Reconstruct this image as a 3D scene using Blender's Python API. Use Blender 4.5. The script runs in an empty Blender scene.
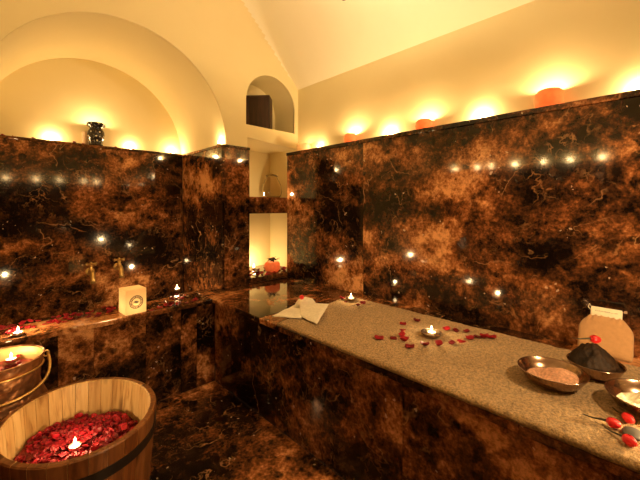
import bpy, bmesh, math, random
from mathutils import Vector, Matrix, noise
random.seed(7)
S = bpy.context.scene
COL = S.collection
PI = math.pi

# ------------------------------------------------------------------ camera
FPX, HY, CH = 339.0, 207.0, 1.2          # focal length in pixels (640x480), horizon row, eye height
YAW = math.atan2(.6995, .7146)
cs, sn = math.cos(YAW), math.sin(YAW)
cam = bpy.data.cameras.new('camera'); co = bpy.data.objects.new('camera', cam); COL.objects.link(co)
cam.sensor_width = 36; cam.lens = FPX / 640 * 36; cam.shift_y = (HY - 240) / 640
cam.clip_start = .02
co.location = (0, 0, CH); co.rotation_euler = (PI / 2, 0, -YAW)
S.camera = co

def on_z(px, py, Z):                      # a point of the photograph on the horizontal plane z = Z
    a = (px - 320) / FPX; t = (Z - CH) / (-(py - HY) / FPX)
    return Vector(((a * cs + sn) * t, (-a * sn + cs) * t, Z))
def on_x(px, X):
    a = (px - 320) / FPX
    return X * (-a * sn + cs) / (a * cs + sn)
def on_y(px, Y):
    a = (px - 320) / FPX
    return Y * (a * cs + sn) / (-a * sn + cs)

# ------------------------------------------------------------------ materials
class NT:
    def __init__(s, name):
        s.m = bpy.data.materials.new(name); s.m.use_nodes = True
        s.t = s.m.node_tree; s.t.nodes.clear()
        s.out = s.n('ShaderNodeOutputMaterial')
    def n(s, typ, **kw):
        nd = s.t.nodes.new(typ)
        for k, v in kw.items():
            if k in nd.inputs: nd.inputs[k].default_value = v
            else: setattr(nd, k, v)
        return nd
    def l(s, a, b): s.t.links.new(a, b)
    def math(s, op, a, b=None, clamp=False):
        nd = s.n('ShaderNodeMath', operation=op, use_clamp=clamp)
        for i, v in enumerate((a, b)):
            if v is None: continue
            if isinstance(v, (int, float)): nd.inputs[i].default_value = v
            else: s.l(v, nd.inputs[i])
        return nd.outputs[0]
    def ramp(s, fac, stops):
        r = s.n('ShaderNodeValToRGB'); e = r.color_ramp.elements
        while len(e) < len(stops): e.new(.5)
        for k, (p, c) in enumerate(stops):
            e[k].position = p; e[k].color = (*c, 1) if len(c) == 3 else c
        s.l(fac, r.inputs[0]); return r.outputs[0]
    def mix(s, fac, a, b, mode='MIX'):
        nd = s.n('ShaderNodeMix', data_type='RGBA', blend_type=mode)
        for i, v in ((0, fac), (6, a), (7, b)):
            if isinstance(v, (int, float)): nd.inputs[i].default_value = v
            elif isinstance(v, tuple): nd.inputs[i].default_value = (*v, 1)
            else: s.l(v, nd.inputs[i])
        return nd.outputs[2]
    def coords(s, island=False, scale=(1, 1, 1)):
        tc = s.n('ShaderNodeTexCoord'); v = tc.outputs['Object']
        mp = s.n('ShaderNodeMapping'); mp.inputs['Scale'].default_value = scale
        s.l(v, mp.inputs[0]); v = mp.outputs[0]
        if island:
            g = s.n('ShaderNodeNewGeometry')
            k = s.math('MULTIPLY', g.outputs['Random Per Island'], 37.0)
            va = s.n('ShaderNodeVectorMath', operation='ADD'); s.l(v, va.inputs[0]); s.l(k, va.inputs[1]); v = va.outputs[0]
        return v
    def bsdf(s, color=None, rough=.5, **kw):
        b = s.n('ShaderNodeBsdfPrincipled'); b.inputs['Roughness'].default_value = rough
        if color is not None:
            if isinstance(color, tuple): b.inputs['Base Color'].default_value = (*color, 1)
            else: s.l(color, b.inputs['Base Color'])
        for k, v in kw.items():
            k = k.replace('_', ' ')
            if isinstance(v, (int, float, tuple)): b.inputs[k].default_value = v
            else: s.l(v, b.inputs[k])
        s.l(b.outputs[0], s.out.inputs[0]); return b
    def bump(s, h, strength=.3, dist=.01):
        b = s.n('ShaderNodeBump', Strength=strength, Distance=dist); s.l(h, b.inputs['Height']); return b.outputs[0]
    def noise(s, vec, scale, detail=4, rough=.55, dist=0):
        nd = s.n('ShaderNodeTexNoise', Scale=scale, Detail=detail, Roughness=rough, Distortion=dist); s.l(vec, nd.inputs['Vector']); return nd

def simple(name, color, rough=.5, var=.25, vs=30, bump=0, bs=80, **kw):
    t = NT(name); v = t.coords()
    n1 = t.noise(v, vs, 4).outputs['Fac']
    dark = tuple(c * (1 - var) for c in color); lite = tuple(min(1, c * (1 + var)) for c in color)
    c = t.ramp(n1, [(.3, dark), (.7, lite)])
    b = t.bsdf(c, rough, **kw)
    if bump:
        t.l(t.bump(t.noise(v, bs, 3).outputs['Fac'], bump, .005), b.inputs['Normal'])
    return t.m

def marble(name, scale=1.0, rough=.09, gain=1.0):
    t = NT(name); v = t.coords(island=True)
    def warp(src, sc, amt, det=4):
        w = t.noise(v, sc * scale, det, .6)
        c0 = t.n('ShaderNodeVectorMath', operation='SUBTRACT'); t.l(w.outputs['Color'], c0.inputs[0]); c0.inputs[1].default_value = (.5, .5, .5)
        wv = t.n('ShaderNodeVectorMath', operation='MULTIPLY_ADD'); t.l(c0.outputs[0], wv.inputs[0]); wv.inputs[1].default_value = (amt / scale,) * 3; t.l(src, wv.inputs[2]); return wv.outputs[0]
    p = warp(v, 2.0, .16); p2 = warp(p, 11, .05, 4)
    mp = t.n('ShaderNodeMapping'); mp.inputs['Rotation'].default_value = (.6, .5, .4); mp.inputs['Scale'].default_value = (.8, 1.0, 1.7); t.l(p, mp.inputs[0])
    huge = t.noise(mp.outputs[0], 1.9 * scale, 3, .5).outputs['Fac']
    mid = t.noise(p, 4.5 * scale, 12, .80).outputs['Fac']
    grain = t.noise(v, 55 * scale, 3, .7).outputs['Fac']
    S5 = lambda x: t.math('SUBTRACT', x, .5)
    def edge(sc, vec):
        e = t.n('ShaderNodeTexVoronoi', feature='DISTANCE_TO_EDGE', Scale=sc * scale); t.l(vec, e.inputs['Vector']); return e.outputs['Distance']
    def clasts(sc, lo, hi, keep):
        vo = t.n('ShaderNodeTexVoronoi', feature='F1', Scale=sc * scale); t.l(p2, vo.inputs['Vector'])
        sep = t.n('ShaderNodeSeparateColor'); t.l(vo.outputs['Color'], sep.inputs[0])
        k = t.ramp(sep.outputs[0], [(keep, (0, 0, 0)), (min(1, keep + .25), (1, 1, 1))])
        return t.math('MULTIPLY', t.ramp(vo.outputs['Distance'], [(lo, (1, 1, 1)), (hi, (0, 0, 0))]), k)
    f = t.math('ADD', t.math('MULTIPLY', S5(huge), 1.45), t.math('MULTIPLY', S5(mid), 1.5))
    f = t.math('ADD', f, t.math('MULTIPLY', S5(grain), .60))
    f = t.math('SUBTRACT', f, t.math('MULTIPLY', clasts(7.5, .22, .50, .45), .15))
    f = t.math('SUBTRACT', f, t.math('MULTIPLY', clasts(17, .22, .48, .35), .17))
    seam1 = t.ramp(edge(6.5, p2), [(0, (1, 1, 1)), (.06, (.4, .4, .4)), (.2, (0, 0, 0))])
    f = t.math('ADD', f, t.math('MULTIPLY', seam1, .07))
    f = t.math('ADD', f, .445)
    g = gain
    c = t.ramp(f, [(.22, (.004 * g, .0022 * g, .0016 * g)), (.38, (.022 * g, .0095 * g, .0045 * g)),
                   (.50, (.064 * g, .023 * g, .0080 * g)), (.64, (.185 * g, .066 * g, .021 * g)), (.84, (.48 * g, .235 * g, .10 * g))])
    def veins(sc, wid, lo, hi, ms, rough):
        mask = t.ramp(t.noise(v, ms * scale, 4).outputs['Fac'], [(lo, (0, 0, 0)), (hi, (1, 1, 1))])
        n_ = t.math('ABSOLUTE', S5(t.noise(p2, sc * scale, 5, rough, .4).outputs['Fac']))
        return t.math('MULTIPLY', t.ramp(n_, [(0, (1, 1, 1)), (wid, (0, 0, 0))]), mask)
    c = t.mix(t.math('MULTIPLY', veins(1.9, .0045, .50, .62, 3.7, .5), .65), c, (.62, .33, .15))
    c = t.mix(t.math('MULTIPLY', veins(4.5, .011, .52, .64, 5.1, .5), .5), c, (.55, .26, .10))
    c = t.mix(t.math('MULTIPLY', veins(10, .02, .54, .66, 6.7, .5), .45), c, (.58, .30, .13))
    sp = t.n('ShaderNodeTexVoronoi', feature='F1', Scale=24 * scale); t.l(p2, sp.inputs['Vector'])
    sk = t.math('GREATER_THAN', t.noise(v, 8 * scale, 2).outputs['Fac'], .60)
    spk = t.math('MULTIPLY', t.math('LESS_THAN', sp.outputs['Distance'], .15), sk)
    c = t.mix(t.math('MULTIPLY', spk, .6), c, (.80, .60, .42))
    t.bsdf(c, rough, Specular_IOR_Level=.5)
    return t.m

M = {}
M['marble'] = marble('brown_marble', 1.0, .075, 1.6)
M['marble_floor'] = marble('floor_marble', 1.15, .14, 2.1)
def plaster(name='cream_plaster', a=(.81, .70, .40), b_=(.86, .75, .45)):
    t = NT(name); v = t.coords()
    c = t.ramp(t.noise(v, 1.6, 5).outputs['Fac'], [(.3, a), (.7, b_)])
    b = t.bsdf(c, .75, Specular_IOR_Level=.2)
    t.l(t.bump(t.noise(v, 5, 3).outputs['Fac'], .12, .02), b.inputs['Normal']); return t.m
M['plaster'] = plaster()
M['pale_plaster'] = plaster('pale_cream_plaster', (.88, .82, .63), (.92, .87, .69))
def wood(name, c0, c1, c2, rough=.5, island=True, grain=(14, 14, 1.1)):
    t = NT(name); v = t.coords(island=island, scale=grain)
    w = t.noise(v, 2.2, 6, .6, 1.2).outputs['Fac']
    c = t.ramp(w, [(.33, c0), (.5, c1), (.7, c2)])
    if island:
        g = t.n('ShaderNodeNewGeometry')
        c = t.mix(1.0, c, t.ramp(g.outputs['Random Per Island'], [(0, (.66, .56, .44)), (.5, (1, 1, 1)), (1, (.84, .70, .56))]), 'MULTIPLY')
    v2 = t.coords(island=island, scale=(5, 5, 2.2))
    k = t.n('ShaderNodeTexVoronoi', feature='F1', Scale=1.6); t.l(v2, k.inputs['Vector'])
    c = t.mix(t.ramp(k.outputs['Distance'], [(.05, (.9, .9, .9)), (.17, (0, 0, 0))]), c, (c0[0] * .3, c0[1] * .22, c0[2] * .2))
    b = t.bsdf(c, rough)
    t.l(t.bump(w, .15, .004), b.inputs['Normal']); return t.m
M['pine'] = wood('pine_staves', (.40, .21, .07), (.68, .45, .19), (.80, .58, .28))
M['dark_pine'] = wood('dark_pine', (.13, .045, .014), (.24, .09, .028), (.36, .15, .05), .35)
M['dark_wood'] = wood('dark_wood', (.018, .007, .004), (.035, .013, .006), (.07, .026, .011), .4, False)
M['hoop'] = simple('dark_hoop', (.02, .012, .008), .5)
def hammered(name, col, rough=.25):
    t = NT(name); v = t.coords()
    vo = t.n('ShaderNodeTexVoronoi', feature='SMOOTH_F1', Scale=48); t.l(v, vo.inputs['Vector'])
    c = t.ramp(t.noise(v, 14, 4).outputs['Fac'], [(.3, tuple(x * .45 for x in col)), (.65, col)])
    b = t.bsdf(c, rough, Metallic=.85)
    t.l(t.bump(vo.outputs['Distance'], .55, .012), b.inputs['Normal']); return t.m
M['copper'] = hammered('hammered_copper', (.80, .40, .20), .38)
M['brass'] = simple('aged_brass', (.80, .52, .20), .3, .3, 40, Metallic=.8)
M['brass_bright'] = simple('polished_brass', (.85, .62, .26), .35, .15, 25, Metallic=.6)
M['steel'] = simple('polished_steel', (.55, .46, .38), .2, .15, 40, Metallic=1.0)
M['bowl'] = simple('warm_metal', (.38, .26, .19), .2, .2, 30, Metallic=1.0)
M['alu'] = simple('candle_cup_metal', (.7, .66, .6), .3, .1, 60, Metallic=1.0)
M['wax'] = simple('candle_wax', (.9, .82, .66), .45, .05, 30, Subsurface_Weight=.3, Subsurface_Radius=(.02, .012, .006), Subsurface_Scale=.5)
M['wick'] = simple('burnt_wick', (.02, .015, .012), .9)
def flame():
    t = NT('candle_flame'); e = t.n('ShaderNodeEmission', Strength=14.0); e.inputs[0].default_value = (1, .68, .30, 1)
    tr = t.n('ShaderNodeBsdfTransparent'); a = t.n('ShaderNodeAddShader')
    t.l(e.outputs[0], a.inputs[0]); t.l(tr.outputs[0], a.inputs[1]); t.l(a.outputs[0], t.out.inputs[0]); return t.m
M['flame'] = flame()
def translucent(name, col, mixf=.5, tex=20, var=.2):
    t = NT(name); v = t.coords()
    c = t.ramp(t.noise(v, tex, 4).outputs['Fac'], [(.3, tuple(x * (1 - var) for x in col)), (.7, col)])
    d = t.n('ShaderNodeBsdfDiffuse'); tr = t.n('ShaderNodeBsdfTranslucent'); mx = t.n('ShaderNodeMixShader', Fac=mixf)
    t.l(c, d.inputs[0]); t.l(c, tr.inputs[0]); t.l(d.outputs[0], mx.inputs[1]); t.l(tr.outputs[0], mx.inputs[2]); t.l(mx.outputs[0], t.out.inputs[0]); return t.m
M['orange_clay'] = translucent('orange_translucent_clay', (.90, .43, .25), .45, 35)
M['cream_clay'] = translucent('cream_translucent_clay', (.9, .72, .5), .45, 35)
M['paper'] = translucent('cream_lantern_paper', (.95, .80, .56), .55, 60, .06)
M['ink'] = simple('dark_ink', (.03, .028, .025), .7)
M['ink_grey'] = simple('grey_ink', (.20, .22, .20), .7)
M['ink_pale'] = translucent('pale_emblem_field', (.72, .70, .60), .5, 60, .06)
def petal_mat():
    t = NT('red_petal'); v = t.coords()
    oi = t.n('ShaderNodeObjectInfo')
    c = t.ramp(oi.outputs['Random'], [(0, (.09, .003, .007)), (.5, (.28, .006, .014)), (1, (.50, .014, .03))])
    c = t.mix(t.math('MULTIPLY', t.noise(v, 60, 3).outputs['Fac'], .6), c, (.16, .003, .006))
    t.bsdf(c, .5, Specular_IOR_Level=.3); return t.m
M['petal'] = petal_mat()
M['petal_bed'] = simple('deep_red_petals', (.22, .006, .012), .5, .6, 45, .8, 60)
M['rosebud'] = simple('bright_red_bud', (.80, .02, .025), .4, .2, 60)
M['stem'] = simple('dark_stem', (.05, .04, .02), .7)
def terry():
    t = NT('terry_towel'); v = t.coords()
    n1 = t.noise(v, 120, 4, .75).outputs['Fac']
    c = t.ramp(n1, [(.36, (.34, .205, .080)), (.60, (.86, .575, .265))])
    c2 = t.ramp(t.noise(v, 5, 4).outputs['Fac'], [(.3, (.82, .78, .72)), (.7, (1, 1, 1))])
    c = t.mix(1.0, c, c2, 'MULTIPLY')
    b = t.bsdf(c, .95, Sheen_Weight=.3, Specular_IOR_Level=.1)
    t.l(t.bump(n1, 1.0, .02), b.inputs['Normal']); return t.m
M['terry'] = terry()
M['white_cloth'] = simple('white_cotton', (.86, .78, .62), .9, .08, 70, .4, 260, Sheen_Weight=.2)
M['mitt'] = simple('beige_mitt_cloth', (.50, .28, .125), .9, .08, 60, .5, 320, Sheen_Weight=.2)
M['cuff'] = simple('cream_cuff_cloth', (.88, .80, .62), .85, .05, 60, .3, 300)
M['black_soap'] = simple('black_soap', (.020, .009, .003), .62, .8, 32, .9, 70, Specular_IOR_Level=.25)
M['powder'] = simple('pink_powder', (.62, .34, .22), .9, .35, 120, .8, 150)
M['salt'] = simple('white_salt', (.90, .82, .62), .8, .2, 110, .9, 130)
M['mosaic_dark'] = simple('black_glazed_mosaic', (.02, .014, .012), .2, .4, 60)
M['mosaic_dot'] = simple('pale_mosaic', (.85, .78, .66), .35, .1, 60)
M['stone'] = simple('grey_stone', (.085, .075, .065), .6, .2, 40)
M['leaf'] = simple('dark_dried_leaves', (.05, .025, .012), .7, .5, 60)
def glass():
    t = NT('clear_glass'); t.bsdf((.98, .90, .78), .03, Transmission_Weight=1.0, IOR=1.22); return t.m
M['glass'] = glass()

# ------------------------------------------------------------------ mesh helpers
def link(name, me, mat, parent=None, loc=(0, 0, 0), smooth=False):
    o = bpy.data.objects.new(name, me); COL.objects.link(o)
    for m in (mat if isinstance(mat, (list, tuple)) else [mat]): me.materials.append(m)
    o.location = loc
    if parent: o.parent = parent
    if smooth:
        me.polygons.foreach_set('use_smooth', [True] * len(me.polygons))
    return o
def obj(name, bm, mat, parent=None, loc=(0, 0, 0), smooth=False, sharp=None):
    bmesh.ops.recalc_face_normals(bm, faces=bm.faces)
    me = bpy.data.meshes.new(name); bm.to_mesh(me); bm.free()
    o = link(name, me, mat, parent, loc, smooth)
    if smooth and sharp: me.set_sharp_from_angle(angle=math.radians(sharp))
    return o
def tag(o, label, cat, group=None, kind=None):
    o['label'] = label; o['category'] = cat
    if group: o['group'] = group
    if kind: o['kind'] = kind
    return o
def thing(name, label, cat, loc=(0, 0, 0), rz=0, group=None):
    o = bpy.data.objects.new(name, None); COL.objects.link(o); o.location = loc; o.rotation_euler = (0, 0, rz); o.empty_display_size = .05
    return tag(o, label, cat, group)
def struct(o): o['kind'] = 'structure'; return o
def dup(root, loc, rz=None, label=None, group=None):
    r = root.copy(); COL.objects.link(r); r.location = loc
    if rz is not None: r.rotation_euler = (0, 0, rz)
    if label: r['label'] = label
    if group: r['group'] = group
    for ch in list(root.children):
        c = ch.copy(); COL.objects.link(c); c.parent = r
        for g in list(ch.children):
            d = g.copy(); COL.objects.link(d); d.parent = c
    return r
def box(bm, x0, x1, y0, y1, z0, z1, bev=0, mtx=None, seg=2):
    vs = [bm.verts.new((x, y, z)) for x in (x0, x1) for y in (y0, y1) for z in (z0, z1)]
    q = ((0, 1, 3, 2), (4, 6, 7, 5), (0, 4, 5, 1), (2, 3, 7, 6), (0, 2, 6, 4), (1, 5, 7, 3))
    fs = [bm.faces.new([vs[i] for i in f]) for f in q]
    if mtx is not None:
        for v in vs: v.co = mtx @ v.co
    if bev:
        es = list({e for f in fs for e in f.edges})
        bmesh.ops.bevel(bm, geom=es, offset=bev, segments=seg, profile=.5, affect='EDGES')
    return bm
def lathe(bm, prof, seg=40, c=(0, 0, 0), sx=1, sy=1, close_ends=True):
    rings = []
    for r, z in prof:
        if r < 1e-5: rings.append([bm.verts.new((c[0], c[1], c[2] + z))])
        else: rings.append([bm.verts.new((c[0] + sx * r * math.cos(2 * PI * k / seg), c[1] + sy * r * math.sin(2 * PI * k / seg), c[2] + z)) for k in range(seg)])
    for a, b in zip(rings, rings[1:]):
        for k in range(seg):
            k2 = (k + 1) % seg
            if len(a) == 1 and len(b) == 1: continue
            if len(a) == 1: bm.faces.new((a[0], b[k], b[k2]))
            elif len(b) == 1: bm.faces.new((a[k], b[0], a[k2]))
            else: bm.faces.new((a[k], b[k], b[k2], a[k2]))
    if close_ends:
        for rg in (rings[0], rings[-1]):
            if len(rg) > 2 and rings[0] is not rings[-1]: bm.faces.new(rg)
    return bm
def tube(bm, pts, rad, seg=8, closed=False):
    pts = [Vector(p) for p in pts]; n = len(pts); rings = []
    rad = rad if isinstance(rad, (list, tuple)) else [rad] * n
    up = Vector((0, 0, 1))
    for i, p in enumerate(pts):
        d = (pts[(i + 1) % n] - pts[i - 1]) if closed else (pts[min(i + 1, n - 1)] - pts[max(i - 1, 0)])
        d.normalize()
        a = up - d * up.dot(d)
        if a.length < 1e-3: a = Vector((1, 0, 0)) - d * d.x
        a.normalize(); b = d.cross(a); up = a
        rings.append([bm.verts.new(p + (a * math.cos(2 * PI * k / seg) + b * math.sin(2 * PI * k / seg)) * rad[i]) for k in range(seg)])
    m = n if closed else n - 1
    for i in range(m):
        A, B = rings[i], rings[(i + 1) % n]
        for k in range(seg): bm.faces.new((A[k], A[(k + 1) % seg], B[(k + 1) % seg], B[k]))
    if not closed: bm.faces.new(rings[0]); bm.faces.new(rings[-1])
    return bm
def plate(outline, holes, y0, y1):
    """a wall plate in the XZ plane with openings, from y0 to y1"""
    cu = bpy.data.curves.new('plate', 'CURVE'); cu.dimensions = '2D'; cu.fill_mode = 'BOTH'; cu.extrude = (y1 - y0) / 2
    for loop in [outline] + holes:
        sp = cu.splines.new('POLY'); sp.points.add(len(loop) - 1); sp.use_cyclic_u = True
        for q, (x, z) in zip(sp.points, loop): q.co = (x, z, 0, 1)
    o = bpy.data.objects.new('plate', cu); COL.objects.link(o)
    dg = bpy.context.evaluated_depsgraph_get(); me = bpy.data.meshes.new_from_object(o.evaluated_get(dg))
    bpy.data.objects.remove(o); bpy.data.curves.remove(cu)
    for v in me.vertices: x, z, e = v.co; v.co = (x, (y0 + y1) / 2 - e, z)
    bm = bmesh.new(); bm.from_mesh(me); bpy.data.meshes.remove(me)
    bmesh.ops.remove_doubles(bm, verts=bm.verts, dist=1e-5)
    return bm
def sheet(bm, rows, close=False):
    vs = [[bm.verts.new(p) for p in r] for r in rows]
    for a, b in zip(vs, vs[1:]):
        for k in range(len(a) - 1): bm.faces.new((a[k], a[k + 1], b[k + 1], b[k]))
    return bm
def thicken(o, t):
    m = o.modifiers.new('solid', 'SOLIDIFY'); m.thickness = t; m.offset = 0; return o

# ------------------------------------------------------------------ the room
TOP = 1.687                        # top of the marble wainscot
BZ = .57                           # top of bench and bath surround
XR, XP = 1.927, 2.08               # right wall: marble face, plaster face
YE, YB = 2.42, -2.10               # end wall plaster, wall behind the camera
XL = -.80
ACX, ARX, ARZ = .64, .70, .715     # arch of the bath alcove
YM, YA = 3.14, 3.30                # alcove: marble face, plaster face

bm = bmesh.new(); box(bm, XL, 1.12, YB, 2.184, -.05, 0)
struct(obj('floor', bm, M['marble_floor']))

# plaster shell
bm = bmesh.new(); box(bm, XP, XP + .1, YB, YE + .6, 0, 2.5); struct(obj('wall_right', bm, M['plaster']))
bm = bmesh.new(); box(bm, XL - .1, XL, YB, YE, 0, 2.6); struct(obj('wall_left', bm, M['plaster']))
bm = bmesh.new(); box(bm, XL - .1, XP + .1, YB - .1, YB, 0, 3.2); struct(obj('wall_back', bm, M['plaster']))

def f1(x): u = (x - .64) / 1.44; return 2.30 + .75 * (1 - u * u)
def f2(y):
    L = 1.25; t = max(0, (y - (YE - L)) / L); return 2.40 + .95 * math.sqrt(max(0, 1 - t * t))
xs = [XL + (XP - XL) * i / 70 for i in range(71)]
ys = [YB + (YE - 1.25 - YB) * i / 20 for i in range(20)] + [YE - 1.25 + 1.25 * math.sin(PI / 2 * i / 60) for i in range(61)]
def hz(x, y):
    a, b = f1(x), f2(y); k = .22 * max(0, min(1, (min(a, b) - 2.36) / .5)) + 1e-4
    h = max(0, min(1, .5 + .5 * (b - a) / k)); return b + (a - b) * h - k * h * (1 - h)
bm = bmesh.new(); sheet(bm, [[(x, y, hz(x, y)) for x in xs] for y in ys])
for f in bm.faces:                               # the vault gets a paler colour than the walls
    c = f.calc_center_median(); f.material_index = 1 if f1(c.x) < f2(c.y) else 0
o = struct(obj('ceiling', bm, [M['plaster'], M['pale_plaster']], smooth=True))

def arch(cx, rx, zs, rz, z0=None, n=40):
    p = [(cx + rx * math.cos(PI * k / n), zs + rz * math.sin(PI * k / n)) for k in range(n + 1)]
    if z0 is not None: p = [(cx + rx, z0)] + p + [(cx - rx, z0)]
    return p
alc = arch(ACX, ARX, TOP, ARZ, .02)
N1X, N1R, N1S, N1Z = 1.780, .263, 2.084, 1.882       # arched niche
nic = arch(N1X, N1R, N1S, N1R, N1Z)
N2 = [(1.53, .575), (XP - .001, .575), (XP - .001, 1.745), (1.80, 1.755), (1.53, 1.778)]
outl = [(XL, 0), (XP, 0), (XP, 2.30)] + [(x, min(2.41, f1(x))) for x in (2.04, 2.0, 1.95)] + [(-.67, 2.41), (-.72, f1(-.72)), (XL, 2.30)]
o = obj('wall_end', plate(outl, [alc, nic, N2], YE, YE + .03), M['plaster']); struct(o)

# bath alcove behind the arch
bm = bmesh.new(); pr = arch(ACX, ARX, TOP, ARZ, .02, 60)
sheet(bm, [[(x, y, z) for (x, z) in pr] for y in (YE + .02, 2.75, YA)])
bm.faces.new([bm.verts.new((x, YA, z)) for (x, z) in pr])
o = obj('wall_alcove', bm, M['plaster'], smooth=True, sharp=40); struct(o)
# arched niche and lower niche linings
bm = bmesh.new(); pr = arch(N1X, N1R, N1S, N1R, N1Z, 40); pr.append(pr[0])
sheet(bm, [[(x, y, z) for (x, z) in pr] for y in (YE + .02, 2.73)])
bm.faces.new([bm.verts.new((x, 2.73, z)) for (x, z) in pr[:-1]])
struct(obj('wall_niche', bm, M['plaster'], smooth=True, sharp=40))
bm = bmesh.new(); pr = N2 + [N2[0]]
sheet(bm, [[(x, y, z) for (x, z) in pr] for y in (YE + .02, 2.86)])
bm.faces.new([bm.verts.new((x, 2.86, z)) for (x, z) in pr[:-1]])
struct(obj('wall_recess', bm, M['plaster']))

# marble cladding: every slab is its own island, so its figure differs
def cladding(n, boxes, bev=.0025):
    bm = bmesh.new()
    for b in boxes: box(bm, *b, bev=bev)
    return struct(obj('trim_%d' % n, bm, M['marble']))
ysr = [YB + .15, -.9, .03, 1.526, 2.395]
cladding(1, [(XR, XP, a, b, 0, TOP - .028) for a, b in zip(ysr, ysr[1:])] + [(XR - .006, XP, YB, 2.398, TOP - .028, TOP)])
XPL = 1.29                                                     # pier
cladding(2, [(XPL + .02, 1.535, 2.395, YE, 0, TOP - .02), (XPL, XPL + .05, 2.397, YM, 0, TOP - .02),
             (XPL - .005, 1.538, 2.391, YE, TOP - .02, TOP), (XPL - .005, XPL + .05, 2.42, YM, TOP - .02, TOP)])
xa = [-.06, XPL]
cladding(3, [(a, b, YM, YA, 0, TOP - .02) for a, b in zip(xa, xa[1:])] + [(-.06, XPL + .05, YM - .006, YA, TOP - .02, TOP)])
cladding(4, [(XL, XL + .15, a, b, 0, TOP) for a, b in zip([YB + .15, -.6, .9, 2.184], [-.6, .9, 2.184])])
cladding(5, [(a, b, YB, YB + .15, 0, TOP) for a, b in zip([XL, .1, 1.0], [.1, 1.0, XP])])
bm = bmesh.new(); box(bm, -.06, XPL, 2.44, YM, .10, .14); struct(obj('trim_6', bm, M['marble']))    # bath bottom

bm = bmesh.new(); box(bm, -.055, XPL - .007, 2.4165, 2.474, 0, BZ, bev=.002); box(bm, 1.101, XPL - .007, 2.3965, 2.416, 0, BZ, bev=.001); struct(obj('trim_7', bm, M['marble']))   # inner rim of the bath
# bath surround (ledge) and massage bench
t = thing('bath_ledge', 'dark marble ledge along the front of the bath alcove, strewn with petals', 'ledge', (0, 2.184, 0))
xsl = [XL + .15, .256, .412, .677, .887, .992, 1.12]
bm = bmesh.new()
for a, b in zip(xsl, xsl[1:]): box(bm, max(a, -.055), b, 0, .232, 0, BZ - .03, bev=.004)
box(bm, XL + .15, -.058, 0, .232, 0, BZ - .03, bev=.004)
obj('front_panel', bm, M['marble'], t)
bm = bmesh.new()
for a, b, c, d in ((XL + .15, -.058, -.012, .232), (-.055, 1.098, -.012, .232)): box(bm, a, b, c, d, BZ - .03, BZ, bev=.004)
obj('ledge_top', bm, M['marble'], t)
t = thing('massage_bench', 'long built-in dark marble bench running below the right wall', 'bench', (1.12, 0, 0))
bm = bmesh.new()
for a, b in zip([YB + .15, -.25, .70, 2.184], [-.25, .70, 2.184]): box(bm, 0, XR - 1.12, a, b, 0, BZ - .03, bev=.004)
obj('front_panel', bm, M['marble'], t)
bm = bmesh.new()
for a, b in ((YB + .15, .30), (.30, 1.62), (1.62, 2.395)): box(bm, -.02, XR - 1.12, a, b, BZ - .03, BZ, bev=.004)
obj('bench_top', bm, M['marble'], t)
# niche sill and shelf
bm = bmesh.new(); box(bm, 1.537, XP - .155, 2.385, 2.41, BZ + .002, .615, bev=.004); box(bm, 1.537, XP - .003, 2.41, 2.858, BZ + .006, .615, bev=.002)
tag(obj('niche_sill', bm, M['marble']), 'low dark marble sill at the bottom of the wall recess, strewn with petals', 'sill', kind='structure')
bm = bmesh.new(); box(bm, 1.536, XP - .003, 2.405, 2.858, 1.145, 1.285, bev=.003)
tag(obj('niche_shelf', bm, M['marble']), 'thick brown marble shelf across the wall recess, carrying the glass jar', 'shelf', kind='structure')

# ------------------------------------------------------------------ candles
CANDLE = (1.0, .66, .30)
def lamp(loc, power, parent=None, r=.012, name='candle_light', col=CANDLE):
    l = bpy.data.lights.new(name, 'POINT'); l.energy = power; l.color = col; l.shadow_soft_size = r
    o = bpy.data.objects.new(name, l); COL.objects.link(o); o.location = loc
    if parent: o.parent = parent
    return o
def flame_bm(z, s=.9):
    bm = bmesh.new(); lathe(bm, [(0, z), (.0035 * s, z + .003 * s), (.0055 * s, z + .009 * s), (.0045 * s, z + .017 * s), (.002 * s, z + .025 * s), (0, z + .031 * s)], 14); return bm
def tealight_parts(root, z=0, lit=True):
    bm = bmesh.new(); lathe(bm, [(0, z), (.018, z), (.0195, z + .003), (.0195, z + .016), (.0185, z + .016), (.0183, z + .004), (0, z + .004)], 28)
    obj('cup', bm, M['alu'], root, smooth=True, sharp=40)
    bm = bmesh.new(); lathe(bm, [(0, z + .004), (.0182, z + .004), (.0182, z + .012), (.012, z + .0112), (0, z + .011)], 28)
    obj('wax', bm, M['wax'], root, smooth=True, sharp=40)
    bm = bmesh.new(); tube(bm, [(0, 0, z + .010), (.0005, 0, z + .016), (.0015, 0, z + .021)], .0009, 6)
    obj('wick', bm, M['wick'], root)
    obj('flame', flame_bm(z + .017), M['flame'], root, smooth=True)
tea0 = [None]
def tealight(loc, label, power, group, lh=.036):
    if tea0[0] is None:
        t = thing('tea_light', label, 'candle', loc, 0, group); tealight_parts(t); tea0[0] = t
    else: t = dup(tea0[0], loc, random.uniform(0, 6), label, group)
    lamp((loc[0], loc[1], loc[2] + lh), power)
    return t

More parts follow.
